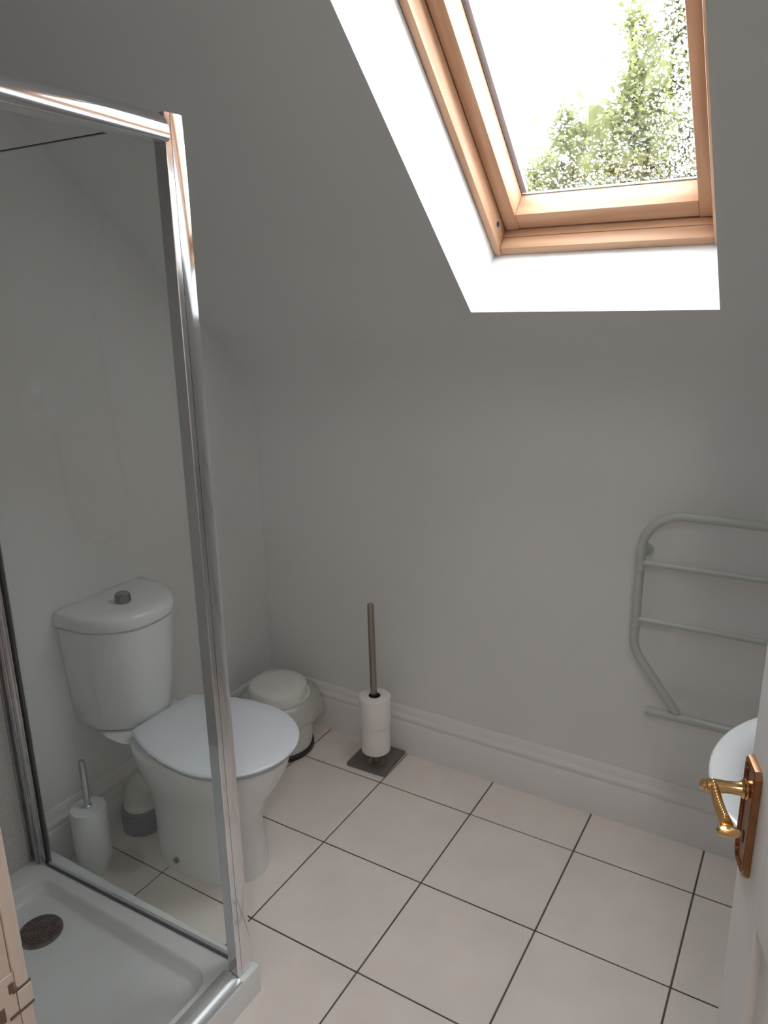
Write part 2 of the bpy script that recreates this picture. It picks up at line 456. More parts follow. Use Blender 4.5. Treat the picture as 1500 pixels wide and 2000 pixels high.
for a in ((.3938, .8282, .0606, .0616), (.3938, .8282, .876, .8774)):
    box(bm, a[0], a[1], -a[3], -a[2], .3290, .3318)
mk('glazing_gasket', bm, M_seal, win, local=True)
bm = lathe(B(), [(.0075, .3522), (.0075, .3540), (.0055, .3545), (.0050, .3535)], (0, -.058, .236), axis='X', n=20)
mk('bolt_socket', bm, M_seal, win, local=True)
bm = lathe(B(), [(.0095, .3520), (.0095, .3530), (.0078, .3532)], (0, -.058, .236), axis='X', n=20)
mk('socket_ring', bm, M_spacer, win, local=True)
# outside flashing around the frame
bm = B()
box(bm, .30, .3335, -.99, .05, .358, .385); box(bm, .8895, .92, -.99, .05, .358, .385)
box(bm, .3335, .8895, -.99, -.954, .358, .385); box(bm, .3335, .8895, .0165, .05, .358, .385)
mk('flashing', bm, M_roof, win, local=True)
# rain on the outer pane: many beads of water, thick along the low and the right side
bm = B()
def bead(x, u, r, flat, sx=1.0, sy=1.0):
    n1 = 8; c = Vector((x, -u, .3561))
    a0 = random.random() * 6
    loops = []
    wob = [1 + random.uniform(-.22, .22) for _ in range(n1)]
    for th in (0.0, .42, .8, 1.2):
        rr = r * cos(th); hh = r * flat * sin(th)
        loops.append([c + Vector((rr * sx * wob[k] * cos(a0 + 2 * pi * k / n1), rr * sy * wob[k] * sin(a0 + 2 * pi * k / n1), hh)) for k in range(n1)])
    rings(bm, loops, True, True)
def wet(x, u):
    rx = (x - .395) / .43; ru = max(0, u - .06) / .60
    w = max(0, 1 - ru * 3.4) ** 1.3 * .42
    w += max(0, (rx - .72) / .28) ** 1.2 * 1.0
    w += max(0, 1 - abs(ru - (rx - .42) * .95) * 5) * .07 + (.05 if rx > .5 and ru < .8 else 0)
    return min(1, w)
nb = 0; tries = 0
while nb < 3600 and tries < 90000:
    tries += 1
    x = random.uniform(.406, .816); u = random.uniform(.048, .865)
    if u > .55 and x < .62 and random.random() < .97: continue
    if random.random() < wet(x, u):
        r = random.choice((.0011, .0014, .0017, .0021, .0026, .0034)) * random.uniform(.8, 1.15)
        e = random.uniform(1.0, 1.6) if random.random() < .25 else 1.0
        bead(x, u, r, (random.uniform(.45, .9) if x > .745 else random.uniform(.10, .34)), 1.0, e); nb += 1
mk('raindrops', bm, M_drop, win, local=True, smooth=60, kind='stuff')

# ================================================================== DOOR (stands open into the room)
DN = Vector((0.224, -0.70, 0)).normalized()            # from leading edge to hinge
DM = Matrix.Translation((1.106, -0.85, 0)) @ Matrix.Rotation(math.atan2(DN.y, DN.x), 4, 'Z')
door = empty('door_1', matrix=DM); tag(door, kind='structure')
# local: x from leading edge to hinge, y<0 is the side with the handle seen from the hall
bm = B(); W = .735
box(bm, 0, .105, 0, .038, .008, 1.985, bev=.0015, seg=1)
box(bm, W - .105, W, 0, .038, .008, 1.985, bev=.0015, seg=1)
for z0, z1 in ((.008, .22), (.78, .98), (1.87, 1.985)):
    box(bm, .1051, W - .1051, 0, .038, z0, z1, bev=.0012, seg=1)
mk('leaf_frame', bm, M_gloss, door, local=True)
for z0, z1 in ((.2201, .7799), (.9801, 1.8699)):
    bm = B(); box(bm, .1052, W - .1052, .012, .026, z0, z1)
    box(bm, .150, W - .150, .007, .031, z0 + .045, z1 - .045, bev=.004, seg=1)
    mk('door_panel', bm, M_gloss, door, local=True)
for z in (.25, 1.0, 1.75):
    bm = lathe(B(), [(.006, z - .05), (.006, z + .05)], (W + .004, .036, 0), n=12)
    mk('hinge', bm, M_brass_d, door, local=True)
HZ, HS = .928, .0275
# back plate: bevelled oblong with clipped corners
def platepoly(ins, y):
    x0, x1, z0, z1 = ins, .056 - ins, .807 + ins, .969 - ins
    c = .008
    return [(x0, y, z0 + c), (x0 + c, y, z0), (x1 - c, y, z0), (x1, y, z0 + c), (x1, y, z1 - c), (x1 - c, y, z1), (x0 + c, y, z1), (x0, y, z1 - c)]
bm = rings(B(), [platepoly(0, -.0004), platepoly(0, -.0035), platepoly(.0015, -.0075), platepoly(.0055, -.0080), platepoly(.0075, -.0055)])
handle = mk('door_handle', bm, M_brass_d, door, local=True, smooth=25)
WM[handle] = DM
bm = B()
q = platepoly(.0062, -.0078)
for a, b in zip(q, q[1:] + q[:1]):
    a, b = Vector(a), Vector(b); n = max(1, int((b - a).length / .0034))
    for k in range(n):
        c = a.lerp(b, k / n)
        bmesh.ops.create_icosphere(bm, subdivisions=1, radius=.0017, matrix=Matrix.Translation(c))
mk('plate_beading', bm, M_brass_d, handle, local=True, kind='stuff')
for sx_, sz_ in ((.010, .952), (.046, .952), (.010, .824), (.046, .824)):
    bm = lathe(B(), [(.0034, -.0050), (.0034, -.0072), (.0018, -.0085)], (sx_, 0, sz_), axis='Y', n=12)
    mk('screw', bm, M_brass_d, handle, local=True)
bm = B(); bmk = lathe(bm, [(.0035, -.0054), (.0035, -.0060)], (HS, 0, .862), axis='Y', n=14)
box(bm, HS - .0018, HS + .0018, -.0060, -.0054, .846, .862)
mk('keyhole', bm, M_hole, handle, local=True)
bm = lathe(B(), [(.0135, -.005), (.0135, -.010), (.0115, -.0115), (.0125, -.0140), (.0095, -.0165), (.0085, -.022), (.0080, -.034), (.0088, -.040), (.0090, -.058), (.0065, -.0600), (.0072, -.0630), (.0050, -.0660), (.0025, -.0672)], (HS, 0, HZ), axis='Y', n=28)
mk('spindle', bm, M_brass, handle, local=True)
loops = []
for t in [i / 12 for i in range(13)]:
    x = HS - .004 + .088 * t
    hw = .0066 + .0022 * t ** 1.6; hy = .0062 + .0016 * t; zc = HZ + .002 - .005 * sin(t * pi)
    loops.append([(x, -.050 + hy * cos(a), zc + hw * sin(a)) for a in [2 * pi * k / 18 for k in range(18)]])
bm = rings(B(), loops)
lv = mk('lever', bm, M_brass, handle, local=True, smooth=50)
bm = B()
for k in range(13):
    t = .08 + k / 13 * .84; x = HS - .004 + .088 * t
    hw = .0066 + .0022 * t ** 1.6; zc = HZ + .002 - .005 * sin(t * pi)
    for s in (-1,):
        bmesh.ops.create_icosphere(bm, subdivisions=2, radius=.0034, matrix=Matrix.Translation((x, -.050, zc + hw + .0002)) @ Matrix.Rotation(.5, 4, 'Z') @ Matrix.Diagonal((.62, 1.2, .75, 1)))
mk('lever_beading', bm, M_brass, handle, local=True)
bm = lathe(B(), [(.0080, HS + .082), (.0095, HS + .085), (.0085, HS + .087), (.0150, HS + .0885), (.0168, HS + .092), (.0150, HS + .0965), (.008, HS + .099), (.001, HS + .0995)], (0, -.050, HZ + .001), axis='X', n=28, M=Matrix.Diagonal((1, .86, .40)).to_3x3())
mk('lever_end', bm, M_brass, handle, local=True)

# ================================================================== TOILET
ty = -0.52
wc = empty('toilet', (-.30, ty, 0))
tag(wc, 'white close-coupled toilet with closed lid behind the shower glass', 'toilet')
def egg(xb, xf, b, z, cy=ty, n=44, sq=2.6, split=.42):
    """plan outline: blunt towards the wall (xb), elliptical towards the room (xf)"""
    xm = xb + (xf - xb) * split; pts = []
    for k in range(n):
        a = 2 * pi * k / n; c, s = cos(a), sin(a)
        if c >= 0: x = xm + (xf - xm) * c; y = b * s
        else:
            x = xm - (xm - xb) * abs(c) ** (2 / sq); y = b * math.copysign(abs(s) ** (2 / sq), s)
        pts.append((x, cy + y, z))
    return pts
bm = rings(B(), [egg(-.425, -.075, .118, 0), egg(-.425, -.075, .118, .012), egg(-.428, -.082, .115, .06), egg(-.432, -.088, .112, .13), egg(-.436, -.082, .116, .19), egg(-.440, -.055, .134, .245),
                 egg(-.445, -.018, .156, .30), egg(-.450, .006, .170, .345), egg(-.452, .014, .175, .375), egg(-.452, .014, .175, .388), egg(-.448, .010, .171, .393)])
mk('pan', bm, M_ceramic, wc, smooth=60)
# rear ledge that carries the cistern
def rr(x0, x1, b, z, cy=ty): return egg(x0, x1, b, z, cy, sq=4.5, split=.5)
bm = rings(B(), [egg(-.50, -.40, .07, .30, ty - .005, sq=3, split=.5), egg(-.575, -.39, .085, .352, ty - .01, sq=3, split=.5), egg(-.598, -.37, .120, .374, ty - .012, sq=3, split=.6), egg(-.604, -.36, .126, .380, ty - .012, sq=3, split=.6), egg(-.604, -.37, .120, .3865, ty - .012, sq=3, split=.6)])
mk('rear_ledge', bm, M_ceramic, wc, smooth=60)
# seat ring and flat lid
def lidpoly(ins, z):
    pts = []
    for k in range(41):
        a = -pi / 2 + pi * k / 40
        pts.append((-.175 + (.208 - ins) * cos(a) ** .94, ty + (.183 - ins) * sin(a), z))
    xb = -.424 + ins
    w = .116
    side = []
    for t in (.25, .5, .75, 1.0):
        side.append((-.175 + (xb + .175) * t, (.183 - ins) - (.183 - w) * t ** 2.0))
    return pts + [(x, ty + y, z) for x, y in side] + [(x, ty - y, z) for x, y in reversed(side)]
bm = rings(B(), [lidpoly(.010, .3935), lidpoly(.008, .396), lidpoly(.008, .4035), lidpoly(.010, .405)])
mk('seat', bm, mat('grey_seat_underside', (.42, .44, .48), .3), wc, smooth=40)
bm = rings(B(), [lidpoly(.004, .4065), lidpoly(.001, .4085), lidpoly(.0, .412), lidpoly(.002, .4155), lidpoly(.006, .4175), lidpoly(.05, .4185)])
mk('lid', bm, M_seat, wc, smooth=40)
for s in (-1, 1):
    mk('lid_hinge', lathe(B(), [(.011, -.020), (.012, -.018), (.012, .018), (.011, .020)], (-.418, ty + s * .085, .400), axis='Y', n=20), M_chrome_d, wc)
# cistern
cyc = -.531
def cis(xf, b, z, xb=-.6175): 
    pts = []
    n = 40; r = .03
    # straight back, bowed front with rounded ends
    for k in range(n + 1):
        t = -1 + 2 * k / n
        y = b * t
        x = xb + (xf - xb) * (1 - abs(t) ** 2.9 * .62)
        e = abs(t)
        if e > .94: x = xb + (x - xb) * math.sqrt(max(0, 1 - ((e - .94) / .06) ** 2)) * .98 + .002
        pts.append((x, cyc + y, z))
    return pts + [(xb, cyc + b * .985, z), (xb, cyc - b * .985, z)]
bm = rings(B(), [cis(-.475, .100, .3870), cis(-.443, .122, .3880), cis(-.433, .131, .396), cis(-.428, .135, .412), cis(-.416, .142, .50), cis(-.406, .150, .61), cis(-.401, .1555, .702), cis(-.405, .152, .705)])
mk('cistern', bm, M_ceramic, wc, smooth=50)
bm = rings(B(), [cis(-.404, .156, .707), cis(-.396, .1605, .709), cis(-.393, .1625, .715), cis(-.394, .1625, .737), cis(-.398, .160, .746), cis(-.408, .153, .7510), cis(-.43, .135, .7530)])
mk('cistern_lid', bm, M_ceramic, wc, smooth=50)
bc = Vector((-.505, -.545, .753))
bm = lathe(B(), [(.0215, -.004), (.0215, .003), (.0205, .004), (.0195, .024), (.0165, .0275), (.004, .0265)], bc, n=40)
btn = mk('flush_knob', bm, M_knob, wc, smooth=30)
bm = B()
for k in range(16):
    a = 2 * pi * k / 16
    tube(bm, [bc + Vector((.0208 * cos(a), .0208 * sin(a), .004)), bc + Vector((.0198 * cos(a), .0198 * sin(a), .023))], .0018, n=6)
mk('knob_fluting', bm, M_knob, btn)
bm = lathe(B(), [(.009, -.001), (.009, .003), (.006, .005)], (-.290, ty - .1195, .042), axis='Y', n=16, M=Matrix.Rotation(pi, 3, 'Z'))
mk('bolt_cap', bm, M_cap, wc)
# bent waste pipe behind the pan with grey collar at the floor
pth = bez((-.42, ty, .165), (-.47, ty, .175), (-.535, ty - .015, .185), (-.535, ty - .022, .105), 14)
bm = tube(B(), pth + [Vector((-.535, ty - .022, .090)), Vector((-.535, ty - .022, .086)), Vector((-.535, ty - .022, .070))], [.047] * 15 + [.0475, .052, .052], n=26)
mk('waste_bend', bm, M_pipe, wc, smooth=60)
bm = lathe(B(), [(.060, .0), (.062, .004), (.062, .032), (.057, .036), (.057, .040), (.061, .044), (.061, .070), (.056, .075), (.048, .076)], (-.535, ty - .022, 0), n=36)
mk('floor_collar', bm, M_collar, wc)

# ================================================================== WHITE BRUSH behind the glass
tb = empty('toilet_brush', (-.515, -.737, 0))
tag(tb, 'white cylindrical toilet brush holder with metal handle beside the toilet', 'toilet brush')
bm = lathe(B(), [(.047, 0), (.049, .003), (.0495, .19), (.0475, .1985), (.040, .2005), (.012, .2005)], (-.515, -.737, 0), n=40)
mk('canister', bm, M_plastic, tb)
bm = lathe(B(), [(.0115, .2006), (.0115, .206), (.0095, .208), (.0095, .345), (.0080, .348), (.0030, .3485)], (-.515, -.737, 0), n=20)
mk('handle', bm, M_chrome_d, tb)

# ================================================================== PEDAL BIN in the corner
bc = Vector((-.430, .012, 0))
bn = empty('pedal_bin', bc)
tag(bn, 'ivory round bin with a thin liner hanging over its rim in the corner', 'bin')
mk('base_ring', lathe(B(), [(.118, 0), (.121, .003), (.121, .014), (.117, .018)], bc, n=48), M_black, bn)
mk('body', lathe(B(), [(.112, .0181), (.115, .030), (.119, .12), (.123, .210), (.121, .2125), (.10, .2125)], bc, n=48), M_bin, bn)
mk('lid', lathe(B(), [(.095, .2128), (.1045, .2135), (.1055, .240), (.102, .250), (.094, .2555), (.07, .2585), (.03, .2598), (.004, .260)], bc, n=48), M_bin, bn)
bm = B(); loops = []
for zz, rr_, w in ((.2115, .1130, 0), (.2165, .120, .1), (.214, .131, .3), (.205, .138, .6), (.190, .143, .9), (.172, .146, 1.0), (.155, .145, 1.2), (.140, .139, 1.4), (.131, .1285, 1.2), (.128, .1255, 1.0)):
    lp = []
    for k in range(72):
        a = 2 * pi * k / 72
        bulge = 1 + .10 * w * max(0, cos(a - .55)) ** 2 * (1 if zz < .21 else .3)
        r_ = rr_ * bulge + w * (.0022 * sin(9 * a + zz * 60) + .0016 * sin(17 * a + 2 + zz * 90) + .0010 * sin(31 * a + zz * 40))
        lp.append((bc.x + r_ * cos(a), bc.y + r_ * sin(a), zz + w * .005 * sin(5 * a + 1) + w * .002 * sin(13 * a)))
    loops.append(lp)
mk('liner', rings(bm, loops, False, False), M_bag, bn, smooth=60)
bm = B(); box(bm, bc.x + .105, bc.x + .150, bc.y - .10, bc.y - .07, .004, .014, bev=.003)
bm.transform(Matrix.Translation(bc) @ Matrix.Rotation(math.radians(-120), 4, 'Z') @ Matrix.Translation(-bc))
mk('pedal', bm, M_black, bn)

# ================================================================== TOILET ROLL STAND + ROLLS
sb = Vector((-.062, .078, 0))
st = empty('toilet_roll_stand', sb)
tag(st, 'floor-standing metal pole on a grey square plate holding toilet rolls', 'roll stand')
bm = B(); box(bm, -.075, .075, -.078, .078, .0, .013, bev=.0018)
bm.transform(Matrix.Translation((-.078, .104, 0)) @ Matrix.Rotation(math.radians(1.5), 4, 'Z'))
mk('base_plate', bm, M_slab, st)
top = sb + Vector((-.010, .0, .600))
mk('pole', tube(B(), [sb + Vector((0, 0, .0132)), sb.lerp(top, .5), top, top + Vector((0, 0, .003))], [.0112, .0112, .0112, .0095], n=24), M_steel, st)
mk('foot_flange', lathe(B(), [(.030, .0131), (.030, .016), (.024, .019), (.0115, .020)], sb, n=32), M_steel, st)
mk('roll_stop', lathe(B(), [(.018, .050), (.034, .054), (.034, .060), (.0115, .0605)], sb, n=28), M_steel, st)
def roll(z0, h, R, off, tilt, label):
    c = sb + Vector((off[0], off[1], z0))
    root = empty('toilet_roll', c); tag(root, label, 'toilet roll', 'toilet rolls on the pole')
    Mx = Matrix.Translation(c) @ Matrix.Rotation(tilt, 4, 'X')
    ri = .0205
    prof_ = [(ri, 0), (R - .004, 0), (R - .001, .0015), (R, .005), (R * 1.004, h * .5), (R, h - .005), (R - .001, h - .0015), (R - .004, h), (ri, h)]
    n = 48
    bm = B()
    loops = [[(r * cos(2 * pi * k / n), r * sin(2 * pi * k / n), z) for k in range(n)] for r, z in prof_]
    rings(bm, loops, False, False); bm.transform(Mx)
    mk('paper', bm, M_paper, root)
    bm = B(); loops = [[(r * cos(2 * pi * k / n), r * sin(2 * pi * k / n), z) for k in range(n)] for r, z in [(ri - .0002, .0005), (ri - .0002, h + .0002), (ri - .0014, h + .0002), (ri - .0014, .0005), (ri - .0002, .0005)]]
    rings(bm, loops, False, False); bm.transform(Mx)
    mk('cardboard_core', bm, M_core, root)
roll(.0610, .1010, .0500, (-.001, .001), 0.0, 'lower of the two white toilet rolls on the metal pole')
roll(.1650, .1080, .0545, (.0010, -.003), 0.006, 'upper of the two white toilet rolls on the metal pole')

# ================================================================== TOWEL RAIL on the far wall
tr = empty('towel_rail', (1.03, .125, .44))
tag(tr, 'sage grey tubular towel rail fixed to the wall beside the basin', 'towel rail')
yr = .128; xl, xr2 = .757, 1.305
def arcp(cx, cz, r, a0, a1, n=10): return [(cx + r * cos(math.radians(a0 + (a1 - a0) * k / n)), yr, cz + r * sin(math.radians(a0 + (a1 - a0) * k / n))) for k in range(n + 1)]
path = [(.885, yr, .452), (.800, yr, .562)] + bez((.800, yr, .562), (.778, yr, .590), (xl, yr, .612), (xl, yr, .650), 8)[1:] + [(xl, yr, .80)] + arcp(xl + .105, .9055, .105, 180, 90) 
mirror = [(xl + xr2 - p[0], p[1], p[2]) for p in reversed([tuple(p) for p in path])]
mk('frame_tube', tube(B(), path + mirror, .0122, n=18), M_rail, tr, smooth=60)
for z in (.872, .7085):
    mk('rung', tube(B(), [(xl + .008, yr - .002, z), ((xl + xr2) / 2, yr - .002, z), (xr2 - .008, yr - .002, z)], .0078, n=14), M_rail, tr)
    for xx in (xl, xr2):
        mk('joint_collar', lathe(B(), [(.0124, z - .024), (.0136, z - .023), (.0136, z - .016), (.0124, z - .015)], (xx, yr, 0), n=20), M_rail, tr)
mk('bottom_bar', tube(B(), [(.806, yr - .002, .4395), (.81, yr - .002, .4395), (1.25, yr - .002, .4395), (1.256, yr - .002, .4395)], [.0105, .0125, .0125, .0105], n=18), M_rail, tr)
for xx in (xl, xr2):
    mk('wall_bracket', lathe(B(), [(.0075, yr + .004), (.0075, YF - .006), (.018, YF - .005), (.018, YF - .0005)], (xx, 0, .885), axis='Y', n=18), M_rail, tr)
for xx in (1.10, 1.22):
    mk('wall_bracket', lathe(B(), [(.0075, yr + .004), (.0075, YF - .006), (.018, YF - .005), (.018, YF - .0005)], (xx, 0, .4395), axis='Y', n=18), M_rail, tr)

# ================================================================== WASH BASIN on the right wall
wb_ = empty('wash_basin', (1.42, -.61, 0))
tag(wb_, 'white rounded pedestal wash basin half hidden behind the open door', 'basin')
bcx, bcy = 1.335, -.61
def Dpts(R, z, back=1.4985):
    pts = [(bcx + R * cos(a), bcy + R * sin(a), z) for a in [pi / 2 + pi * k / 40 for k in range(41)]]
    ys = bcy - R
    m = 20
    pts += [(bcx + (back - bcx) * k / 6, ys, z) for k in range(1, 7)]
    pts += [(back, ys + 2 * R * k / m, z) for k in range(1, m)]
    pts += [(back - (back - bcx) * k / 6, bcy + R, z) for k in range(0, 6)]
    return pts
outl = Dpts(.297, .80)
def inner(cx, rx, ry, z):
    out = []
    for p in outl:
        a = math.atan2((p[1] - bcy) / .297, (p[0] - 1.28) / .24)
        out.append((cx + rx * cos(a), bcy + ry * sin(a), z))
    return out
bm = rings(B(), [inner(1.36, .10, .09, .64), inner(1.33, .16, .17, .68), inner(1.30, .198, .22, .72), Dpts(.262, .760, 1.4985), Dpts(.288, .778), Dpts(.297, .790), Dpts(.297, .797), Dpts(.293, .8005),
                 inner(1.255, .178, .243, .7995), inner(1.257, .168, .233, .794), inner(1.265, .150, .212, .765), inner(1.275, .120, .170, .705), inner(1.285, .075, .10, .680), inner(1.29, .02, .02, .676)])
mk('bowl', bm, M_ceramic, wb_, smooth=50)
bm = rings(B(), [egg(1.33, 1.480, .095, 0, bcy), egg(1.335, 1.480, .092, .02, bcy), egg(1.355, 1.480, .075, .15, bcy), egg(1.355, 1.480, .075, .45, bcy), egg(1.32, 1.480, .095, .66, bcy)])
mk('pedestal', bm, M_ceramic, wb_, smooth=50)
mk('plug_hole', lathe(B(), [(.022, .6775), (.022, .6795), (.012, .6785)], (1.29, bcy, 0), n=20), M_chrome, wb_)
for s in (-1, 1):
    y = bcy + s * .10
    bm = lathe(B(), [(.020, .8006), (.020, .806), (.012, .810), (.012, .850), (.018, .854), (.018, .872), (.010, .876)], (1.465, y, 0), n=20)
    tube(bm, bez((1.465, y, .835), (1.44, y, .842), (1.40, y, .848), (1.385, y, .825), 8), .009, n=12)
    mk('tap', bm, M_chrome, wb_)

# ================================================================== SHOWER TRAY
tx0, tx1, ty0, ty1 = -.6185, .161, YN + .001, -.811
tray = empty('shower_tray', ((tx0 + tx1) / 2, (ty0 + ty1) / 2, 0))
tag(tray, 'white shallow square shower tray inside the glass enclosure', 'shower tray')
def rrect(x0, x1, y0, y1, r, z, n=8):
    pts = []
    for cx, cy_, a0 in ((x1 - r, y1 - r, 0), (x0 + r, y1 - r, 90), (x0 + r, y0 + r, 180), (x1 - r, y0 + r, 270)):
        for k in range(n + 1):
            a = math.radians(a0 + 90 * k / n); pts.append((cx + r * cos(a), cy_ + r * sin(a), z))
    return pts
def ins(i, r, z): return rrect(tx0 + i, tx1 - i, ty0 + i, ty1 - i, r, z)
dcx, dcy = -.412, -.985
def cone(i, r, z, k): return [(p[0] + (dcx - p[0]) * k, p[1] + (dcy - p[1]) * k, z) for p in ins(i, r, z)]
bm = rings(B(), [ins(.0, .006, 0), ins(0, .006, .071), ins(.0015, .006, .074), ins(.004, .006, .075), ins(.072, .05, .0745), ins(.077, .05, .072), ins(.080, .05, .060), ins(.086, .05, .040), ins(.095, .05, .0355), ins(.112, .05, .0335), cone(.112, .05, .0315, .75)])
mk('tray_body', bm, M_acrylic, tray, smooth=50)
drain = mk('drain', lathe(B(), [(.054, .0322), (.054, .0345), (.0520, .0375), (.048, .0385), (.045, .0375), (.020, .0378), (.004, .0380)], (dcx, dcy, 0), n=40), M_drain, tray)
bm = B()
for rad, n in ((.008, 6), (.016, 12), (.025, 18), (.034, 24), (.042, 30)):
    for k in range(n):
        a = 2 * pi * k / n
        lathe(bm, [(.0014, .0374), (.0014, .0383)], (dcx + rad * cos(a), dcy + rad * sin(a), 0), n=6)
mk('drain_holes', bm, M_hole, drain, kind='stuff')

# ================================================================== SHOWER ENCLOSURE
Z0, Z1 = .0755, 1.857
yp = -.850
en = empty('shower_enclosure', (.12, -.85, Z0))
tag(en, 'chrome framed shower enclosure with a clear glass side panel', 'shower enclosure')
def skew(bm):
    for v in bm.verts: v.co.y += .020 * (v.co.x + .555) / .66      # the panel does not run quite parallel to the wall
    return bm
def prz(poly, z0, z1): return prism(B(), poly, 'Z', z0, z1)
mk('wall_channel', prz([(-.6195, -.872), (-.601, -.872), (-.600, -.862), (-.586, -.862), (-.585, -.869), (-.578, -.869), (-.577, -.836), (-.6195, -.836)], Z0, Z1), M_chrome_d, en)
mk('adjuster_channel', prz([(-.5768, -.864), (-.566, -.864), (-.565, -.858), (-.560, -.858), (-.559, -.8525), (-.557, -.8525), (-.557, -.8465), (-.559, -.8465), (-.559, -.838), (-.5768, -.838)], Z0, Z1 - .002), M_chrome_d, en)
mk('edge_gasket', bx(-.5568, -.5525, -.8545, -.8445, Z0 + .002, Z1 - .004), M_seal, en)
mk('glass_panel', skew(bx(-.5522, .1065, -.8525, -.8475, .0845, 1.851)), M_glass, en, smooth=0)
mk('panel_top_edge', skew(bx(-.5522, .1065, -.8530, -.8470, 1.8512, 1.8530)), M_seal, en, smooth=0)
bm = prism(B(), [(-.8555, Z0), (-.8535, .0838), (-.8465, .0838), (-.8445, Z0)], 'X', -.5566, .1065)
mk('bottom_rail', skew(bm), M_alu, en)
mk('bottom_seal', skew(bx(-.5560, .1065, -.8585, -.8556, Z0, .0805)), M_collar, en)
mk('yellowed_seal', prz([(.1070, -.840), (.1180, -.862), (.1180, -.822), (.1070, -.8225)], Z0, Z1 - .004), M_seal_y, en)
mk('corner_post', prz([(.1185, -.8680), (.1450, -.8680), (.1462, -.8668), (.1466, -.8560), (.1185, -.8560)], Z0, Z1), M_chrome, en, smooth=20)
def arc2(p0, p1, p2, p3, n=12): return [(p.x, p.y) for p in bez((*p0, 0), (*p1, 0), (*p2, 0), (*p3, 0), n)]
mk('door_jamb_post', prz(arc2((.1466, -.8550), (.1474, -.8430), (.1474, -.8320), (.1455, -.8235), 12) + [(.1435, -.8205), (.1185, -.8195), (.1185, -.8550)], Z0, Z1 + .0005), M_chrome, en, smooth=50)
# curved top rail over the door opening and sill below it
pr_ = [(.1185, 1.8115), (.1500, 1.8105), (.1545, 1.8120), (.1560, 1.8150)] + [(p.x, p.y) for p in bez((.1568, 1.820, 0), (.1575, 1.838, 0), (.1500, 1.854, 0), (.1300, 1.857, 0), 14)] + [(.1185, 1.857)]
mk('top_rail', prism(B(), pr_, 'Y', YN + .001, -.8690), M_chrome, en, smooth=50)
mk('sill', prism(B(), [(.100, Z0), (.104, .081), (.120, .0865), (.126, .0870), (.128, .0825), (.138, .0820), (.142, .0795), (.157, .0785), (.1590, Z0)], 'Y', YN + .001, -.8690), M_alu, en)
mk('wall_jamb', bx(.118, .156, YN + .0005, YN + .026, .0900, 1.810, bev=.003), M_chrome, en)

# wall panels inside the shower
mk('wall_shower_side', bx(XL, -.6105, YN, -.8725, .0752, 2.10), M_panel, kind='structure')
mk('wall_shower_end', bx(-.6104, .20, YN, YN + .0095, .0752, 2.10), M_panel, kind='structure')

# riser rail, handset and looping hose on the shower side wall (they show as a reflection in the glass)
rs = empty('shower_riser', (-.58, -1.262, 1.20))
tag(rs, 'chrome riser rail with hand shower on the shower side wall', 'shower')
mk('rail', tube(B(), [(-.565, -1.30, 1.25), (-.565, -1.30, 1.6), (-.565, -1.30, 1.90)], .010), M_chrome, rs)
for z in (1.27, 1.88):
    mk('rail_bracket', lathe(B(), [(.016, -.6100), (.016, -.602), (.009, -.600), (.009, -.570)], (0, -1.30, z), axis='X', n=16), M_chrome, rs)
mk('slider', bx(-.585, -.540, -1.315, -1.245, 1.70, 1.745, bev=.006), M_chrome, rs)
mk('handset', tube(B(), [(-.565, -1.262, 1.675), (-.550, -1.262, 1.74), (-.530, -1.262, 1.83), (-.505, -1.262, 1.875)], [.010, .012, .014, .016]), M_chrome, rs)
mk('spray_head', lathe(B(), [(.016, 0), (.036, -.012), (.040, -.026), (.036, -.030), (.004, -.030)], (-.500, -1.262, 1.885), n=28, M=Matrix.Rotation(math.radians(-35), 3, 'Y')), M_chrome, rs)
hp = [Vector(p) for p in ((-.565, -1.262, 1.672), (-.57, -1.255, 1.42), (-.57, -1.268, 1.235), (-.57, -1.286, 1.02), (-.57, -1.262, .945), (-.57, -1.215, .913), (-.57, -1.165, .911), (-.57, -1.115, .955), (-.57, -1.085, 1.05), (-.57, -1.076, 1.14), (-.57, -1.075, 1.246))]
def smoothpath(ps, n=6):
    out = []
    for i in range(len(ps) - 1):
        p0 = ps[max(i - 1, 0)]; p1 = ps[i]; p2 = ps[i + 1]; p3 = ps[min(i + 2, len(ps) - 1)]
        for k in range(n):
            t = k / n
            out.append(.5 * ((2 * p1) + (p2 - p0) * t + (2 * p0 - 5 * p1 + 4 * p2 - p3) * t * t + (3 * p1 - p0 - 3 * p2 + p3) * t ** 3))
    return out + [ps[-1]]
mk('hose', tube(B(), smoothpath(hp), .0075, n=12), M_chrome_d, rs, smooth=60)
mx_ = empty('shower_mixer', (-.60, -1.075, 1.27))
tag(mx_, 'round chrome shower mixer valve on the shower side wall', 'shower valve')
mk('valve_plate', lathe(B(), [(.070, -.6103), (.070, -.602), (.060, -.597), (.034, -.595), (.034, -.570), (.030, -.566)], (0, -1.075, 1.315), axis='X', n=36), M_chrome, mx_)
mk('valve_lever', tube(B(), [(-.572, -1.075, 1.315), (-.56, -1.06, 1.34), (-.555, -1.03, 1.375)], [.009, .008, .006]), M_chrome, mx_)
mk('outlet', tube(B(), [(-.585, -1.075, 1.292), (-.575, -1.075, 1.270), (-.57, -1.075, 1.2482)], .0105), M_chrome, mx_)

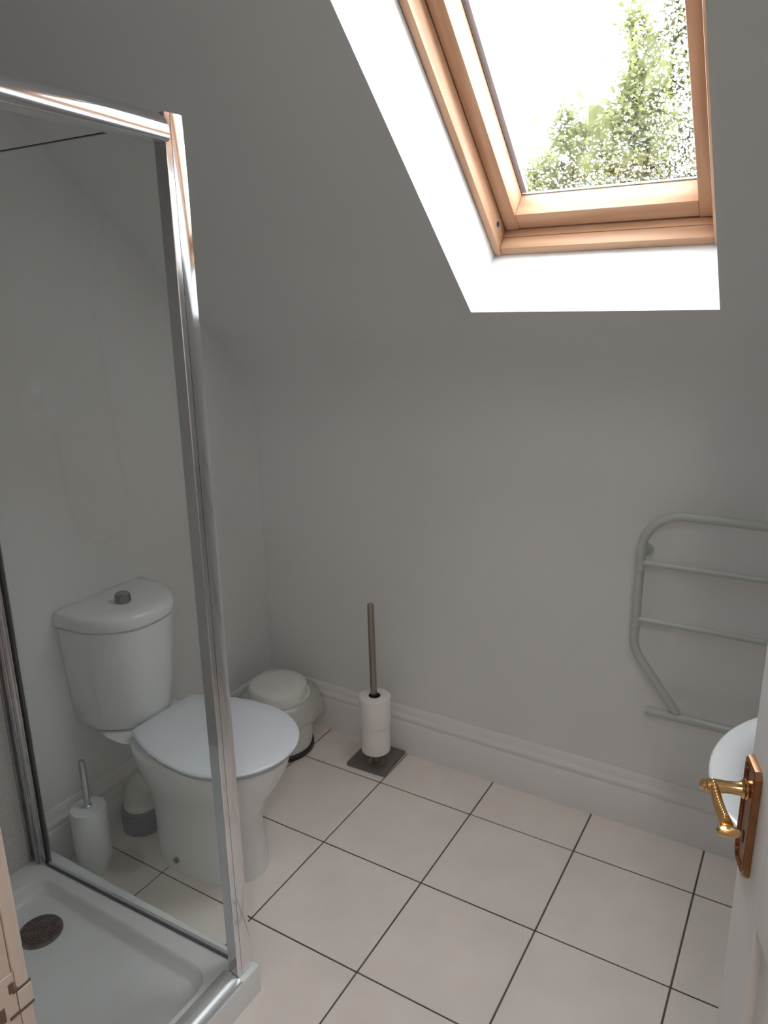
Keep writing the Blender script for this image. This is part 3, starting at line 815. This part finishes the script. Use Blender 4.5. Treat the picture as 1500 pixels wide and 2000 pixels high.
# ================================================================== OUTDOORS beyond the roof window
mk('ground', bx(-30, 30, 1.5, 60, -3.0, -2.7), M_lawn, kind='structure')
def tree(name, label, base, blobs, material, nleaf, size):
    root = empty(name, base); tag(root, label, 'tree')
    top_ = max(blobs, key=lambda b: b[0][2])[0]
    bm = tube(B(), [base, (base[0] + .05, base[1], base[2] + 2.0), (top_[0] + (base[0] - top_[0]) * .4, base[1] + (top_[1] - base[1]) * .4, base[2] + 4.2), top_], [.17, .13, .09, .02], n=10)
    mk('trunk', bm, M_bark, root)
    bm = B()
    for c, r in blobs:
        tube(bm, [(base[0], base[1], base[2] + 3.2), ((base[0] + c[0]) / 2, (base[1] + c[1]) / 2, (base[2] + 3.2 + c[2]) / 2 + .1), c], [.06, .04, .012], n=6)
    mk('branches', bm, M_bark, root)
    bm = B()
    for c, r in blobs:                                              # dense heart of the crown, lumpy like the leaf masses around it
        res = bmesh.ops.create_icosphere(bm, subdivisions=4, radius=1.0)
        o1, o2 = random.random() * 6, random.random() * 6
        for v in res['verts']:
            k = .66 + .13 * sin(5 * v.co.x + o1) * sin(5 * v.co.z + o2) + .08 * sin(11 * v.co.x + 9 * v.co.y) + random.uniform(-.07, .07)
            v.co = Vector(c) + Vector((v.co.x * r[0], v.co.y * r[1], v.co.z * r[2])) * k
    tot = sum(r[0] * r[1] * r[2] for _, r in blobs)
    for c, r in blobs:
        cl = [Vector((random.gauss(0, .45), random.gauss(0, .45), random.gauss(0, .45))) for _ in range(26)]
        for _ in range(int(nleaf * (r[0] * r[1] * r[2] / tot))):
            q_ = random.choice(cl) + Vector((random.gauss(0, .17), random.gauss(0, .17), random.gauss(0, .17)))
            p = Vector(c) + Vector((q_.x * r[0], q_.y * r[1], q_.z * r[2]))
            s = size * random.uniform(.6, 1.3)
            e = Matrix.Rotation(random.uniform(0, 2 * pi), 3, 'Z') @ Matrix.Rotation(random.uniform(-1.1, 1.1), 3, 'X') @ Matrix.Rotation(random.uniform(0, 6.28), 3, 'Z')
            vsx = [bm.verts.new(p + e @ Vector(v)) for v in ((-s, 0, 0), (-.3 * s, -.42 * s, .06 * s), (s, 0, 0), (-.3 * s, .42 * s, .06 * s))]
            bm.faces.new(vsx)
    mk('foliage', bm, material, root, smooth=0, kind='stuff')
tree('garden_tree', 'yellow-green leafy tree seen through the wet roof window', (-.55, 8.2, -2.7),
     [((-.92, 8.0, 3.75), (.55, .6, .95)), ((-1.5, 7.9, 3.25), (.62, .6, .72)), ((-.35, 8.4, 3.6), (.8, .7, 1.3)), ((-.60, 8.3, 4.5), (.42, .5, .75)), ((-2.05, 7.9, 2.95), (.45, .5, .40))], M_leaf, 42000, .052)
tree('garden_shrub_tree', 'lower grey-green tree along the bottom edge of the roof window', (-1.9, 11.6, -2.7),
     [((-3.45, 11.4, 3.05), (.7, .5, .62)), ((-2.6, 11.5, 3.35), (.9, .5, .85)), ((-1.7, 11.6, 3.6), (1.0, .5, 1.0)), ((-.8, 11.8, 3.8), (1.0, .5, 1.1))], M_leaf2, 36000, .062)
